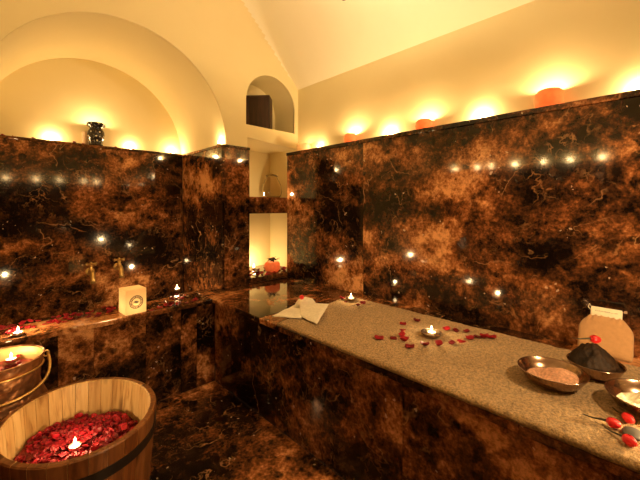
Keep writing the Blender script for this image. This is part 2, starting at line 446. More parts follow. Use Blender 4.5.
WG, AG = 'tea lights along the top of the right wall', 'tea lights along the top of the alcove wall'
PW = 3.3
tealight((2.05, 2.12, TOP), 'lit tea light on the right marble ledge, behind the cream pot by the arched niche', PW * .5, WG)
tealight((2.05, on_x(388, 2.05), TOP), 'lit tea light on the right marble ledge, between the small and the middle orange pot', PW * 1.1, WG)
tealight((2.05, on_x(480, 2.05), TOP), 'lit tea light on the right marble ledge, midway between the two larger orange pots', PW * 1.0, WG)
tealight((2.05, on_x(640, 2.05), TOP), 'lit tea light on the right marble ledge at the right edge of the photo', PW * .7, WG)
tealight((on_y(52, 3.27), 3.27, TOP), 'lit tea light on the alcove ledge, left of the dark mosaic vase', PW * .68, AG)
tealight((on_y(131, 3.27), 3.27, TOP), 'lit tea light on the alcove ledge, right of the dark mosaic vase', PW * .6, AG)
tealight((1.25, 3.25, TOP), 'lit tea light in the right back corner of the alcove ledge', PW * .65, AG)
tealight((1.313, 2.50, TOP), 'lit tea light on top of the marble pier, against the arch edge', PW * .5, AG)
# candles on the bath ledge, the tub and the bucket
tealight(tuple(on_z(177, 290.5, BZ + .002)), 'lit tea light on the bath ledge between the cream lantern and the pier', 5.0, 'tea lights on the bath ledge')
tealight(tuple(on_z(18, 335, BZ + .002)), 'lit tea light on the bath ledge just above the copper bucket', 3.6, 'tea lights on the bath ledge')
# recess candles
tealight((1.80, 2.735, .617), 'lit tea light at the back of the low recess, behind the orange pot', 4.0, 'tea lights in the wall recess')
tealight((1.765, 2.52, 1.287), 'tiny lit tea light on the recess shelf in front of the glass jar', 2.0, 'tea lights in the wall recess')

def dish_candle(loc, label, power, R, group):
    t = thing('candle_dish', label, 'candle', loc, 0, group)
    bm = bmesh.new(); lathe(bm, [(0, 0), (R * .55, 0), (R * .85, R * .14), (R, R * .42), (R * .96, R * .44), (R * .80, R * .2), (R * .5, R * .1), (0, R * .1)], 36)
    obj('dish', bm, M['steel'], t, smooth=True, sharp=50)
    tealight_parts(t, R * .1)
    bm = bmesh.new(); lathe(bm, [(0, R * .1 + .008), (.021, R * .1 + .008), (.021, R * .1 + .013), (0, R * .1 + .013)], 24)
    lamp((loc[0], loc[1], loc[2] + R * .1 + .04), power); bm.free(); return t
TZ = BZ + .0245                                              # top of the terry towel
hc = on_z(431.5, 336, TZ + .002)
dish_candle(tuple(hc), 'lit candle in a shallow metal dish in the middle of the petal heart', .9, .047, 'candles in dishes on the long towel')
bc = on_z(351, 300.5, TZ + .002)
dish_candle(tuple(bc), 'lit candle in a small metal dish at the far end of the long towel', .6, .036, 'candles in dishes on the long towel')

# glowing clay pots
def pot(loc, R, h, mat, label, power, group, name='clay_pot', lh=None):
    t = thing(name, label, 'candle holder', loc, random.uniform(0, 6), group)
    bm = bmesh.new()
    lathe(bm, [(0, 0), (R * .70, 0), (R * .93, h * .22), (R, h * .52), (R * .92, h * .84), (R * .72, h), (R * .64, h * .97), (R * .82, h * .80), (R * .9, h * .5), (R * .82, h * .22), (R * .6, h * .1), (0, h * .1)], 36)
    for v in bm.verts:
        nn = noise.noise(v.co * 30); v.co += Vector((v.co.x, v.co.y, 0)) * .05 * nn
    obj('bowl', bm, mat, t, smooth=True)
    bm = bmesh.new(); lathe(bm, [(0, h * .1), (.019, h * .1), (.019, h * .1 + .016), (0, h * .1 + .016)], 24); obj('wax', bm, M['wax'], t, smooth=True, sharp=40)
    obj('flame', flame_bm(h * .1 + .02), M['flame'], t, smooth=True)
    lamp((loc[0], loc[1], loc[2] + (lh or h * .86)), power, r=.01); return t
PG = 'clay candle pots along the right wall'
pot((2.01, on_x(549, 2.01), TOP), .064, .098, M['orange_clay'], 'largest orange clay candle pot, near the right end of the right marble ledge', PW * 1.2, PG)
pot((2.02, on_x(424, 2.02), TOP), .056, .076, M['orange_clay'], 'middle orange clay candle pot on the right marble ledge, second from the right', PW * 1.1, PG)
pot((2.025, on_x(350.5, 2.025), TOP), .050, .084, M['orange_clay'], 'small orange clay candle pot on the right marble ledge, next to the cream pot', PW * 1.3, PG)
pot((2.01, on_x(303.5, 2.01), TOP), .062, .080, M['cream_clay'], 'cream clay candle pot on the right marble ledge, nearest the arched niche', PW * .2, PG)
# pot of dried leaves in the recess
pp = (1.842, 2.50, .617)
t = pot(pp, .072, .088, M['orange_clay'], 'glowing orange pot topped with dried leaves in the low wall recess', .25, 'pots in the wall recess', lh=.06)
bm = bmesh.new()
for k in range(26):
    a = random.uniform(0, 2 * PI); r = random.uniform(0, .05); z = .094 + random.uniform(0, .026)
    m = Matrix.Translation((r * math.cos(a), r * math.sin(a), z)) @ Matrix.Rotation(a, 4, 'Z') @ Matrix.Rotation(random.uniform(-.8, .8), 4, 'Y')
    ps = [m @ Vector(p) for p in ((-.024, 0, 0), (0, -.011, .004), (.026, 0, 0), (0, .011, .004))]
    bot = [p - Vector((0, 0, .0015)) for p in ps]
    A = [bm.verts.new(p) for p in ps]; B = [bm.verts.new(p) for p in bot]
    bm.faces.new(A); bm.faces.new(B[::-1])
    for i in range(4): bm.faces.new((A[i], B[i], B[(i + 1) % 4], A[(i + 1) % 4]))
obj('dried_leaves', bm, M['leaf'], t)

# dark mosaic vase on the alcove ledge
vx = on_y(96, 3.20)
t = thing('mosaic_vase', 'dark vase with pale mosaic dots and a flared rim on the alcove ledge', 'vase', (vx, 3.20, TOP))
k = 1.0
prof = [(0, 0), (.046, 0), (.05, .008), (.044, .02), (.053, .05), (.060, .085), (.056, .115), (.043, .138), (.046, .148), (.064, .163), (.066, .180), (.060, .182), (.052, .170), (.036, .145), (.048, .115), (.05, .08), (.04, .03), (0, .02)]
bm = bmesh.new(); lathe(bm, prof, 40); vb = obj('body', bm, M['mosaic_dark'], t, smooth=True, sharp=50)
for z, r, n in ((.172, .0655, 8), (.040, .051, 6), (.075, .0595, 6), (.108, .058, 6)):
    for i in range(n):
        a = 2 * PI * (i + (.5 if z > .07 else 0)) / n + .3 * z * 40
        bm = bmesh.new(); bmesh.ops.create_uvsphere(bm, u_segments=10, v_segments=6, radius=.0062 if n == 6 else .005, matrix=Matrix.Translation((r * math.cos(a), r * math.sin(a), z)) @ Matrix.Rotation(a, 4, 'Z') @ Matrix.Diagonal((.4, 1, 1, 1)))
        obj('mosaic_dot', bm, M['mosaic_dot'], vb, smooth=True)

obj('flame', flame_bm(.12), M['flame'], t, smooth=True)
lamp((vx, 3.20, TOP + .182), PW * .8)
vx2 = on_y(86, 3.262)
t = thing('votive_cup', 'pale votive cup half hidden behind the dark mosaic vase', 'candle holder', (vx2, 3.262, TOP))
bm = bmesh.new(); lathe(bm, [(0, 0), (.022, 0), (.026, .03), (.028, .115), (.025, .115), (.023, .03), (.018, .006), (0, .006)], 28); obj('cup', bm, M['cream_clay'], t, smooth=True, sharp=50)
bm = bmesh.new(); lathe(bm, [(0, .006), (.018, .006), (.023, .06), (0, .06)], 24); obj('wax', bm, M['wax'], t, smooth=True, sharp=40)

# candles of the unseen side of the room (left wall, wall behind): real flames that light the place
for y in (.47, .75, 1.0, 1.3, 1.58, 1.75, 2.05): lamp((-.765, y, TOP + .04), random.uniform(1.5, 3), r=.012)
for x in (.23, .65, 1.0, 1.4, 1.62): lamp((x, -2.06, TOP + .04), random.uniform(1.5, 3), r=.012)

# ------------------------------------------------------------------ hanging lantern: finial in view, unseen bowl and bulb added to light the vault
LX, LY, LZ = 1.224, 1.085, 2.197
t = thing('hanging_lantern', 'dark finial of a lantern hanging from the ceiling at the top edge', 'lantern', (LX, LY, LZ))
bm = bmesh.new(); lathe(bm, [(0, 0), (.010, .002), (.019, .010), (.021, .022), (.014, .034), (.010, .042), (.03, .052), (.055, .065), (.058, .072), (0, .074)], 32)
obj('finial', bm, M['dark_wood'], t, smooth=True, sharp=50)
bm = bmesh.new(); lathe(bm, [(0, .073), (.055, .074), (.10, .105), (.124, .16), (.128, .195), (.125, .195), (.120, .16), (.097, .11), (.05, .08), (0, .079)], 36); obj('bowl', bm, M['brass'], t, smooth=True, sharp=60)
bm = bmesh.new(); bmesh.ops.create_uvsphere(bm, u_segments=20, v_segments=12, radius=.028, matrix=Matrix.Translation((0, 0, .225))); obj('bulb', bm, M['flame'], t, smooth=True)
bm = bmesh.new(); tube(bm, [(0, 0, .079), (0, 0, .20)], .012, 10); obj('bulb_holder', bm, M['dark_wood'], t)
for k in range(3):
    a = 2 * PI * k / 3 + .4; bm = bmesh.new(); tube(bm, [(.124 * math.cos(a), .124 * math.sin(a), .19), (.02 * math.cos(a), .02 * math.sin(a), .32)], .0022, 6); obj('rod', bm, M['dark_wood'], t)
hz0 = hz(LX, LY) - LZ
bm = bmesh.new(); lathe(bm, [(0, .302), (.03, .302), (.028, .315), (.014, .33), (0, .335)], 28); obj('cap', bm, M['dark_wood'], t, smooth=True, sharp=50)
bm = bmesh.new()
z = .335
while z < hz0 - .02:
    a = 0 if int(z * 100) % 2 else PI / 2
    tube(bm, [(math.cos(a) * .009 * math.cos(q), math.sin(a) * .009 * math.cos(q), z + .014 + .016 * math.sin(q)) for q in [2 * PI * i / 12 for i in range(12)]], .002, 6, True); z += .024
obj('chain', bm, M['dark_wood'], t, smooth=True)
bm = bmesh.new(); lathe(bm, [(0, hz0 - .03), (.03, hz0 - .03), (.05, hz0 - .008), (.05, hz0 + .0), (0, hz0 + .0)], 28); obj('ceiling_rose', bm, M['dark_wood'], t, smooth=True, sharp=50)
lamp((LX, LY, LZ + .225), 15.0, r=.026, name='lantern_light', col=(1, .74, .44))  # unseen uplight, added to brighten the vault

# unseen fill spot added behind the camera, and a candle at the bench end
sp = bpy.data.lights.new('fill_spot_light', 'SPOT'); sp.energy = 100; sp.color = (1, .64, .30); sp.spot_size = math.radians(158); sp.spot_blend = .35; sp.shadow_soft_size = .05
so = bpy.data.objects.new('fill_spot_light', sp); COL.objects.link(so); so.location = (1.16, -.80, 2.10)
lamp((1.30, -.09, .68), 6.0, r=.012)

# ------------------------------------------------------------------ petals
def petal_mesh(s=1.0, cup=.5, seed=0):
    rnd = random.Random(seed); bm = bmesh.new(); n = 6; rows = []
    for lay in (0, 1):
        vs = []
        for i in range(n + 1):
            u = i / n * 2 - 1
            for j in range(n + 1):
                w = j / n * 2 - 1
                x = u * math.sqrt(1 - w * w / 2); y = w * math.sqrt(1 - u * u / 2)       # square to disc
                r2 = x * x + y * y
                px = x * .0125 * (1 + .12 * y); py = y * .0145
                z = cup * .009 * r2 + .0022 * math.sin(3 * math.atan2(y, x) + seed) * r2 + (.0010 if lay else 0)
                vs.append(bm.verts.new((px * s, py * s, (z + .0006) * s)))
        rows.append(vs)
    N = n + 1
    for i in range(n):
        for j in range(n):
            a, b, c, d = i * N + j, (i + 1) * N + j, (i + 1) * N + j + 1, i * N + j + 1
            bm.faces.new([rows[1][q] for q in (a, b, c, d)]); bm.faces.new([rows[0][q] for q in (d, c, b, a)])
    bd = [i * N for i in range(N)] + [n * N + j for j in range(1, N)] + [i * N + n for i in range(n - 1, -1, -1)] + [j for j in range(n - 1, 0, -1)]
    for p, q in zip(bd, bd[1:] + bd[:1]): bm.faces.new((rows[0][p], rows[0][q], rows[1][q], rows[1][p]))
    bmesh.ops.recalc_face_normals(bm, faces=bm.faces)
    me = bpy.data.meshes.new('rose_petal'); bm.to_mesh(me); bm.free(); me.materials.append(M['petal'])
    me.polygons.foreach_set('use_smooth', [True] * len(me.polygons)); return me
PM = [petal_mesh(1, c, i) for i, c in enumerate((.5, .9, -.4, .2, 1.2))]
def petal(loc, label, group, scale=1.0, tilt=.25):
    o = bpy.data.objects.new('rose_petal', random.choice(PM)); COL.objects.link(o)
    o.location = loc; o.scale = (scale * random.uniform(.85, 1.15),) * 3
    o.rotation_euler = (random.uniform(-tilt, tilt), random.uniform(-tilt, tilt), random.uniform(0, 6.28))
    tag(o, label, 'petal', group); return o

HP = [(379, 339, 'lone red petal on the long towel, first petal left of the heart'),
      (393.4, 338.5, 'red petal on the long towel, second one in from the left, just before the heart'),
      (403, 324.5, 'red petal at the top of the upright left row of the heart'),
      (403, 330, 'red petal second from the top in the upright left row of the heart'),
      (402.5, 336, 'red petal third from the top in the upright left row of the heart'),
      (405, 341.5, 'red petal fourth from the top in the upright left row of the heart'),
      (410, 347.6, 'red petal at the near left corner of the heart, nearest the camera'),
      (416.8, 321.8, 'red petal on the far left side of the heart, alone behind the candle'),
      (425, 346, 'red petal on the near side of the heart, left in front of the candle'),
      (438, 345.6, 'large red petal on the near side of the heart, right in front of the candle'),
      (452, 343, 'red petal on the near side of the heart, first past the candle'),
      (461.5, 341, 'red petal on the near side of the heart, second past the candle'),
      (469.6, 339.5, 'red petal on the near side of the heart, third past the candle'),
      (477.7, 338, 'red petal just before the right tip of the heart'),
      (491.5, 338, 'red petal forming the right tip of the heart'),
      (446.8, 330.3, 'red petal on the far side of the heart, first right of the candle'),
      (455.8, 330.7, 'red petal on the far side of the heart, second right of the candle'),
      (466.5, 332.6, 'red petal on the far side of the heart, third right of the candle'),
      (484.5, 338.4, 'red petal between the last two petals at the right tip of the heart')]
for x, y, lab in HP: petal(on_z(x, y, TZ + .001), lab, 'petals laid as a heart on the long towel', 1.35, .2)
for x, y, lab in ((341.5, 299.5, 'red petal left of the far candle dish on the long towel'), (363, 303.5, 'red petal right of the far candle dish on the long towel'),
                  (358, 306, 'small red petal in front and right of the far candle dish'), (345, 301.8, 'red petal touching the near left of the far candle dish')):
    petal(on_z(x, y, TZ + .001), lab, 'petals round the far candle dish', 1.35, .3)

# petals along the bath ledge
for k in range(84):
    u = random.random(); x = .02 + u * 1.0
    if abs(x - .615) < .07: y = 2.184 + random.uniform(.20, .265)
    else: y = 2.184 + random.uniform(.10, .27) if u < .7 else 2.184 + random.uniform(.02, .25)
    if x > .55 and random.random() < .2: y = 2.184 + random.uniform(.01, .05) if abs(x - .615) > .08 else y
    if (Vector((x, y)) - on_z(177, 290.5, BZ).xy).length < .035 or (Vector((x, y)) - on_z(18, 335, BZ).xy).length < .035: continue
    petal((x, y, BZ + .0015), 'red rose petal strewn on the dark marble bath ledge', 'petals strewn on the bath ledge', 1.12, .3)
for k in range(54):
    x = random.uniform(1.56, 2.02); y = random.uniform(2.41, 2.68)
    if math.hypot(x - pp[0], y - pp[1]) < .078 or math.hypot(x - 1.80, y - 2.735) < .035: continue
    petal((x, y, .617), 'red rose petal strewn on the low sill of the wall recess', 'petals on the recess sill', 1.25, .5)
for k in range(14):
    x = random.uniform(.02, 1.25); petal((x, YM + random.uniform(.005, .03), TOP + .001), 'red rose petal on the top edge of the alcove marble', 'petals on the alcove marble edge', .8, .3)

# ------------------------------------------------------------------ wooden tub
TX, TY, RX, RY, TH = .241, 1.493, .244, .283, .45
t = thing('wooden_tub', 'oval wooden stave tub filled with red rose petals on the floor', 'tub', (TX, TY, 0))
bm = bmesh.new(); n = 30; sub = 3
def tubpt(a, z, inset): f = .86 + .14 * z / TH; return ((RX * f - inset) * math.cos(a), (RY * f - inset) * math.sin(a), z)
for k in range(n):
    a0, a1 = 2 * PI * k / n + .003, 2 * PI * (k + 1) / n - .003
    ring = []
    for (z, ins) in ((0, 0), (.22, 0), (TH - .004, 0), (TH, .004), (TH, .020), (TH - .004, .024), (.22, .024), (0, .024)):
        ring.append([bm.verts.new(tubpt(a0 + (a1 - a0) * i / sub, z, ins)) for i in range(sub + 1)])
    m = len(ring)
    for q in range(m):
        A, B = ring[q], ring[(q + 1) % m]
        for i in range(sub): bm.faces.new((A[i], A[i + 1], B[i + 1], B[i])).material_index = 1 if q < 4 else 0  # outer faces and rim take the darker pine
    bm.faces.new([r[0] for r in ring]); bm.faces.new([r[-1] for r in ring])
obj('staves', bm, [M['pine'], M['dark_pine']], t)
for zc in (.375, .12):
    bm = bmesh.new(); f0 = .86 + .14 * (zc - .017) / TH; f1_ = .86 + .14 * (zc + .017) / TH; rows = []
    for (f, z, e) in ((f0, zc - .017, .001), (f0, zc - .017, .004), (f1_, zc + .017, .004), (f1_, zc + .017, .001), (f0, zc - .017, .001)):
        rows.append([((RX * f + e) * math.cos(2 * PI * i / 72), (RY * f + e) * math.sin(2 * PI * i / 72), z) for i in range(73)])
    sheet(bm, rows); bmesh.ops.remove_doubles(bm, verts=bm.verts, dist=1e-5)
    obj('hoop', bm, M['hoop'], t, smooth=True, sharp=40)
bm = bmesh.new(); lathe(bm, [(0, .02), (1, .02), (1, .04), (0, .04)], 60, sx=RX * .86 - .02, sy=RY * .86 - .02); obj('base', bm, M['pine'], t)
# heap of petals: a bed nobody could count, and the top layer petal by petal
HZ0 = .315
def heap(x, y):
    r = math.hypot(x / (RX * .95 - .026), y / (RY * .95 - .026))
    return HZ0 + .035 * (1 - r * r) + .012 * noise.noise(Vector((x * 14, y * 14, 1))) + .006 * noise.noise(Vector((x * 45, y * 45, 3)))
bm = bmesh.new(); rows = []
for i in range(0, 17):
    q = i / 16; rows.append([((RX * .945 - .026) * q * math.cos(2 * PI * j / 60), (RY * .945 - .026) * q * math.sin(2 * PI * j / 60), 0) for j in range(61)])
rows = [[(x, y, heap(x, y) - .006) for (x, y, _) in r] for r in rows]
rows.append([(x, y, .20) for (x, y, _) in rows[-1]]); rows.append([(0, 0, .20)] * 61)
sheet(bm, rows); bmesh.ops.remove_doubles(bm, verts=bm.verts, dist=1e-5)
for k in range(420):
    a = random.uniform(0, 2 * PI); q = math.sqrt(random.random()) * .95; x = (RX * .94 - .03) * q * math.cos(a); y = (RY * .94 - .03) * q * math.sin(a)
    m = Matrix.Translation((x, y, heap(x, y) - .006 + random.uniform(-.003, .003))) @ Matrix.Rotation(random.uniform(0, 6.28), 4, 'Z') @ Matrix.Rotation(random.uniform(-.8, .8), 4, 'X')
    me = random.choice(PM).copy(); me.transform(m); bm.from_mesh(me); bpy.data.meshes.remove(me)
o = obj('petal_bed', bm, M['petal_bed'], smooth=True, loc=(TX, TY, 0)); tag(o, 'deep mass of dark red petals filling the oval wooden tub', 'petals', kind='stuff')
cpt = on_z(75, 453, .335); cnt = 0
while cnt < 170:
    a = random.uniform(0, 2 * PI); q = math.sqrt(random.random()) * .95; x = (RX * .94 - .03) * q * math.cos(a); y = (RY * .94 - .03) * q * math.sin(a)
    if math.hypot(TX + x - cpt.x, TY + y - cpt.y) < .026: continue
    petal((TX + x, TY + y, heap(x, y) + random.uniform(-.004, .004)), 'red rose petal in the heap inside the oval wooden tub', 'rose petals heaped in the wooden tub', random.uniform(.8, 1.15), .7); cnt += 1
zc = heap(cpt.x - TX, cpt.y - TY)
tealight((cpt.x, cpt.y, zc - .004), 'lit tea light sitting on the red petals in the wooden tub', 1.5, 'tea lights among petals', .07)

# ------------------------------------------------------------------ copper bucket
BX, BY = .03, 1.99
t = thing('copper_bucket', 'hammered copper bucket with a hanging handle, holding petals and a candle', 'bucket', (BX, BY, 0))
prof = [(0, .0), (.105, 0), (.112, .012), (.150, .11), (.176, .22), (.178, .29), (.165, .36), (.145, .41), (.139, .44), (.143, .50), (.154, .545), (.156, .55), (.152, .553), (.148, .548)]
bm = bmesh.new(); lathe(bm, prof + [(.138, .50), (.134, .44)], 56, close_ends=False); obj('body', bm, M['copper'], t, smooth=True, sharp=60)
bm = bmesh.new(); lathe(bm, [(.147, .5475), (.137, .50), (.133, .44), (.12, .40), (0, .40)], 56, close_ends=False); obj('lining', bm, M['brass_bright'], t, smooth=True)
bm = bmesh.new()
tube(bm, [(.150 * math.cos(a), .150 * math.sin(a), .505) for a in [2 * PI * i / 60 for i in range(60)]], .0045, 8, True); obj('rim_band', bm, M['brass'], t, smooth=True)
u = Vector((1, 0, 0)); w = Vector((0, -1, 0))
for sgn in (1, -1):
    bm = bmesh.new(); c = u * sgn * .160
    tube(bm, [c + Vector((0, 0, .530)) + u * .010 * math.cos(a) + Vector((0, 0, .013)) * math.sin(a) for a in [2 * PI * i / 14 for i in range(14)]], .004, 8, True)
    obj('ear', bm, M['brass'], t, smooth=True)
bm = bmesh.new(); pts = []
for i in range(37):
    a = PI * i / 36; pts.append(u * .166 * math.cos(a) * (1 + .16 * math.sin(a)) + w * (.190 * math.sin(a) ** .8) + Vector((0, 0, .535 - .105 * math.sin(a) ** .8)))
tube(bm, pts, .006, 10); obj('handle', bm, M['brass'], t, smooth=True)
for k in range(24):
    a = random.uniform(0, 2 * PI); q = math.sqrt(random.random()) * .115
    x, y = BX + q * math.cos(a), BY + q * math.sin(a)
    cpb = on_z(11, 358, .52)
    if math.hypot(x - cpb.x, y - cpb.y) < .024: continue
    petal((x, y, .497 + random.uniform(0, .012)), 'red rose petal floating inside the copper bucket', 'petals in the copper bucket', 1.0, .4)
bm = bmesh.new(); lathe(bm, [(0, .43), (.128, .43), (.1355, .494), (0, .496)], 48, c=(0, 0, 0)); o = obj('bucket_petal_mass', bm, M['petal_bed'], smooth=True, sharp=40, loc=(BX, BY, 0)); tag(o, 'dark mass of red petals inside the copper bucket', 'petals', kind='stuff')
tealight((cpb.x, cpb.y, .502), 'lit tea light among the petals in the copper bucket', .45, 'tea lights among petals', .034)

# ------------------------------------------------------------------ brass bath taps
def tap(x, z, label):
    t = thing('bath_tap', label, 'tap', (x, YM, z), 0, 'brass taps over the bath')
    bm = bmesh.new(); m = Matrix.Rotation(PI / 2, 4, 'X')
    lathe(bm, [(0, 0), (.030, 0), (.030, .004), (.020, .010), (.013, .014), (0, .014)], 24)
    for v in bm.verts: v.co = m @ v.co
    obj('wall_flange', bm, M['brass'], t, smooth=True, sharp=40)
    bm = bmesh.new()
    pts = [(0, -.012, 0), (0, -.04, .002), (0, -.070, 0), (0, -.090, -.016), (0, -.096, -.042), (0, -.096, -.062)]
    pts = [Vector(q) * 1.2 for q in pts]; tube(bm, pts, [.016, .019, .018, .016, .016, .022], 14); obj('spout', bm, M['brass'], t, smooth=True)
    bm = bmesh.new(); lathe(bm, [(.011, .012), (.018, .022), (.011, .030), (.011, .042), (.016, .046), (.012, .052), (0, .053)], 18, c=(0, -.045, 0)); obj('stem', bm, M['brass'], t, smooth=True)
    bm = bmesh.new()
    for a in (0, PI / 2):
        d = Vector((math.cos(a + .5), math.sin(a + .5), 0)); c = Vector((0, -.045, .060))
        tube(bm, [c - d * .046, c - d * .036, c, c + d * .036, c + d * .046], [.010, .006, .007, .006, .010], 10)
    bmesh.ops.create_uvsphere(bm, u_segments=14, v_segments=8, radius=.010, matrix=Matrix.Translation((0, -.045, .066)))
    obj('cross_handle', bm, M['brass'], t, smooth=True)
tap(on_y(91, 3.10), .70, 'left one of two brass bath taps on the alcove marble')
tap(on_y(119, 3.10), .715, 'right one of two brass bath taps, above the cream lantern')

# ------------------------------------------------------------------ cream lantern with emblem
lx, ly = .618, 2.236
t = thing('paper_lantern', 'glowing cream box lantern with a round dark emblem on the bath ledge', 'lantern', (lx, ly, BZ + .001), math.radians(4))
w, d, h = .057, .058, .146
bm = bmesh.new(); box(bm, -w, w, -d, d, .002, h, bev=.003)
bm.normal_update()
obj('shade', bm, M['paper'], t)
bm = bmesh.new(); lathe(bm, [(0, .006), (.018, .006), (.018, .024), (0, .024)], 20, c=(0, 0, 0)); obj('wax', bm, M['wax'], t, smooth=True, sharp=40)
obj('flame', flame_bm(.028), M['flame'], t, smooth=True)
ez, ey = .071, -d
def disc(bm, r0, r1, y, z, seg=40, th=.0006):
    m = Matrix.Translation((0, y, z)) @ Matrix.Rotation(PI / 2, 4, 'X')
    rows = [[m @ Vector((r * math.cos(2 * PI * i / seg), r * math.sin(2 * PI * i / seg), hh)) for i in range(seg + 1)] for r, hh in ((r0, 0), (r0, th), (r1, th), (r1, 0))]
    sheet(bm, rows); bmesh.ops.remove_doubles(bm, verts=bm.verts, dist=1e-6)
bm = bmesh.new(); disc(bm, .0345, .0385, ey, ez); disc(bm, .0225, .0255, ey, ez)
for i in range(22):                              # the illegible lettering round the seal
    a = 2 * PI * i / 22; r = .0300; s = .0029 if i % 3 else .0036
    m = Matrix.Translation((r * math.cos(a), ey - .0005, ez + r * math.sin(a))) @ Matrix.Rotation(-a, 4, 'Y')
    box(bm, -s, s, -.0004, .0004, -.0026, .0026, mtx=m)
em = obj('emblem', bm, M['ink'], t)
bm = bmesh.new()
arc = lambda cx, cz, r, a0, a1: [(cx + r * math.cos(math.radians(a0 + (a1 - a0) * q / 8)), cz + r * math.sin(math.radians(a0 + (a1 - a0) * q / 8))) for q in range(9)]
for pts, wd in ((arc(-.002, -.012, .016, 150, 35), .0034), (arc(.002, .012, .016, 330, 215), .0030), (arc(.012, -.002, .012, 120, 200), .0022)):
    tube(bm, [(x, ey - .0006, ez + z) for x, z in pts], [.0006 + wd * math.sin(PI * q / 8) for q in range(9)], 8)
obj('emblem_sprig', bm, M['ink_grey'], em, smooth=True)
lamp((lx, ly, BZ + .05), .22, r=.012, name='lantern_light', col=(1, .55, .2))

# ------------------------------------------------------------------ towels
def towel():
    ny, x0, x1, T = 260, 1.094, 1.765, .0235
    prof = []
    for i in range(60): prof.append((x0 + .009 + (x1 - x0 - .018) * i / 59, T))
    top = prof
    bm = bmesh.new(); rows = []
    for j in range(ny + 1):
        q = j / ny; ring = []
        ye = lambda x: 1.435 + (x - 1.1) * .14
        def P(x, z):
            y = -.75 + (ye(x) + .75) * q
            nz = (.0034 * noise.noise(Vector((x * 60, y * 60, 0))) + .0022 * noise.noise(Vector((x * 9, y * 9, 5)))) if z > .004 else 0
            e = .004 * noise.noise(Vector((y * 22, z * 40, 2))) if (x < x0 + .012 or x > x1 - .012) else 0
            zz = z
            edge = min(q, 1 - q) * ny
            if edge < 1.5 and z > .004: zz = z * (.55 if edge < .5 else .9)
            return (x + e, y, BZ + .001 + max(.0002, zz + nz))
        pts = [(x0 + .004, .0003), (x0 - .001, .006), (x0, .015), (x0 + .004, .021)] + top + [(x1 - .004, .021), (x1, .015), (x1 + .001, .006), (x1 - .004, .0003)]
        rows.append([P(*p) for p in pts] + [P(*pts[0])])
    sheet(bm, rows)
    bmesh.ops.remove_doubles(bm, verts=bm.verts, dist=1e-6)
    bm.faces.new([v for v in [e for e in bm.verts if False]]) if False else None
    bmesh.ops.holes_fill(bm, edges=[e for e in bm.edges if e.is_boundary], sides=0)
    o = obj('bench_towel', bm, M['terry'], smooth=True)
    return tag(o, 'long cream terry towel spread along the marble bench', 'towel')
towel()

def pad(corners, T, nz=10, seed=0, lift=None):
    """a soft folded pad over a plan quadrilateral"""
    c = [Vector(p) for p in corners]; bm = bmesh.new(); n = 18; lay = []
    for s in (0, 1):
        rows = []
        for i in range(n + 1):
            r = []
            for j in range(n + 1):
                a, b = i / n, j / n
                p = (c[0] * (1 - a) + c[1] * a) * (1 - b) + (c[3] * (1 - a) + c[2] * a) * b
                ed = min(a, 1 - a, b, 1 - b); k = min(1, ed / .09) ** .5
                wob = .004 * noise.noise(p * 18 + Vector((seed, 0, 0)))
                l = lift(a, b) if lift else 0
                z = p.z + l + (T * (.5 + .5 * k) + wob if s else T * .5 * (1 - k))
                r.append(Vector((p.x, p.y, z)))
            rows.append(r)
        lay.append(rows); sheet(bm, rows)
    bmesh.ops.remove_doubles(bm, verts=bm.verts, dist=1e-4)
    return bm
zt = BZ + .024
def gp(px, py, z=zt): p = on_z(px, py, z); return p
fo = gp(302, 314)
t = thing('folded_towel', 'white folded towel with a red rosebud on top, at the far end of the bench', 'towel', tuple(fo))
def rel(p): return p - fo
q = [rel(gp(272, 317.5)), rel(gp(301, 320)), rel(gp(312, 309)), rel(gp(296, 306.5))]
obj('left_fold', pad(q, .016, seed=1, lift=lambda a, b: .030 * max(0, a) * b), M['white_cloth'], t, smooth=True)
q = [rel(gp(299, 318)), rel(gp(317, 326)), rel(gp(329, 313)), rel(gp(300, 312))]
obj('front_fold', pad(q, .014, seed=2, lift=lambda a, b: .004 + .042 * b), M['white_cloth'], t, smooth=True)
bm = bmesh.new(); a, b = rel(gp(295, 311)), rel(gp(316, 310)); up = Vector((0, 0, 1))
tube(bm, [a + up * .018, a * .75 + b * .25 + up * .044, a * .5 + b * .5 + up * .050, a * .25 + b * .75 + up * .044, b + up * .020], [.012, .026, .030, .026, .012], 16)
obj('rolled_fold', bm, M['white_cloth'], t, smooth=True)

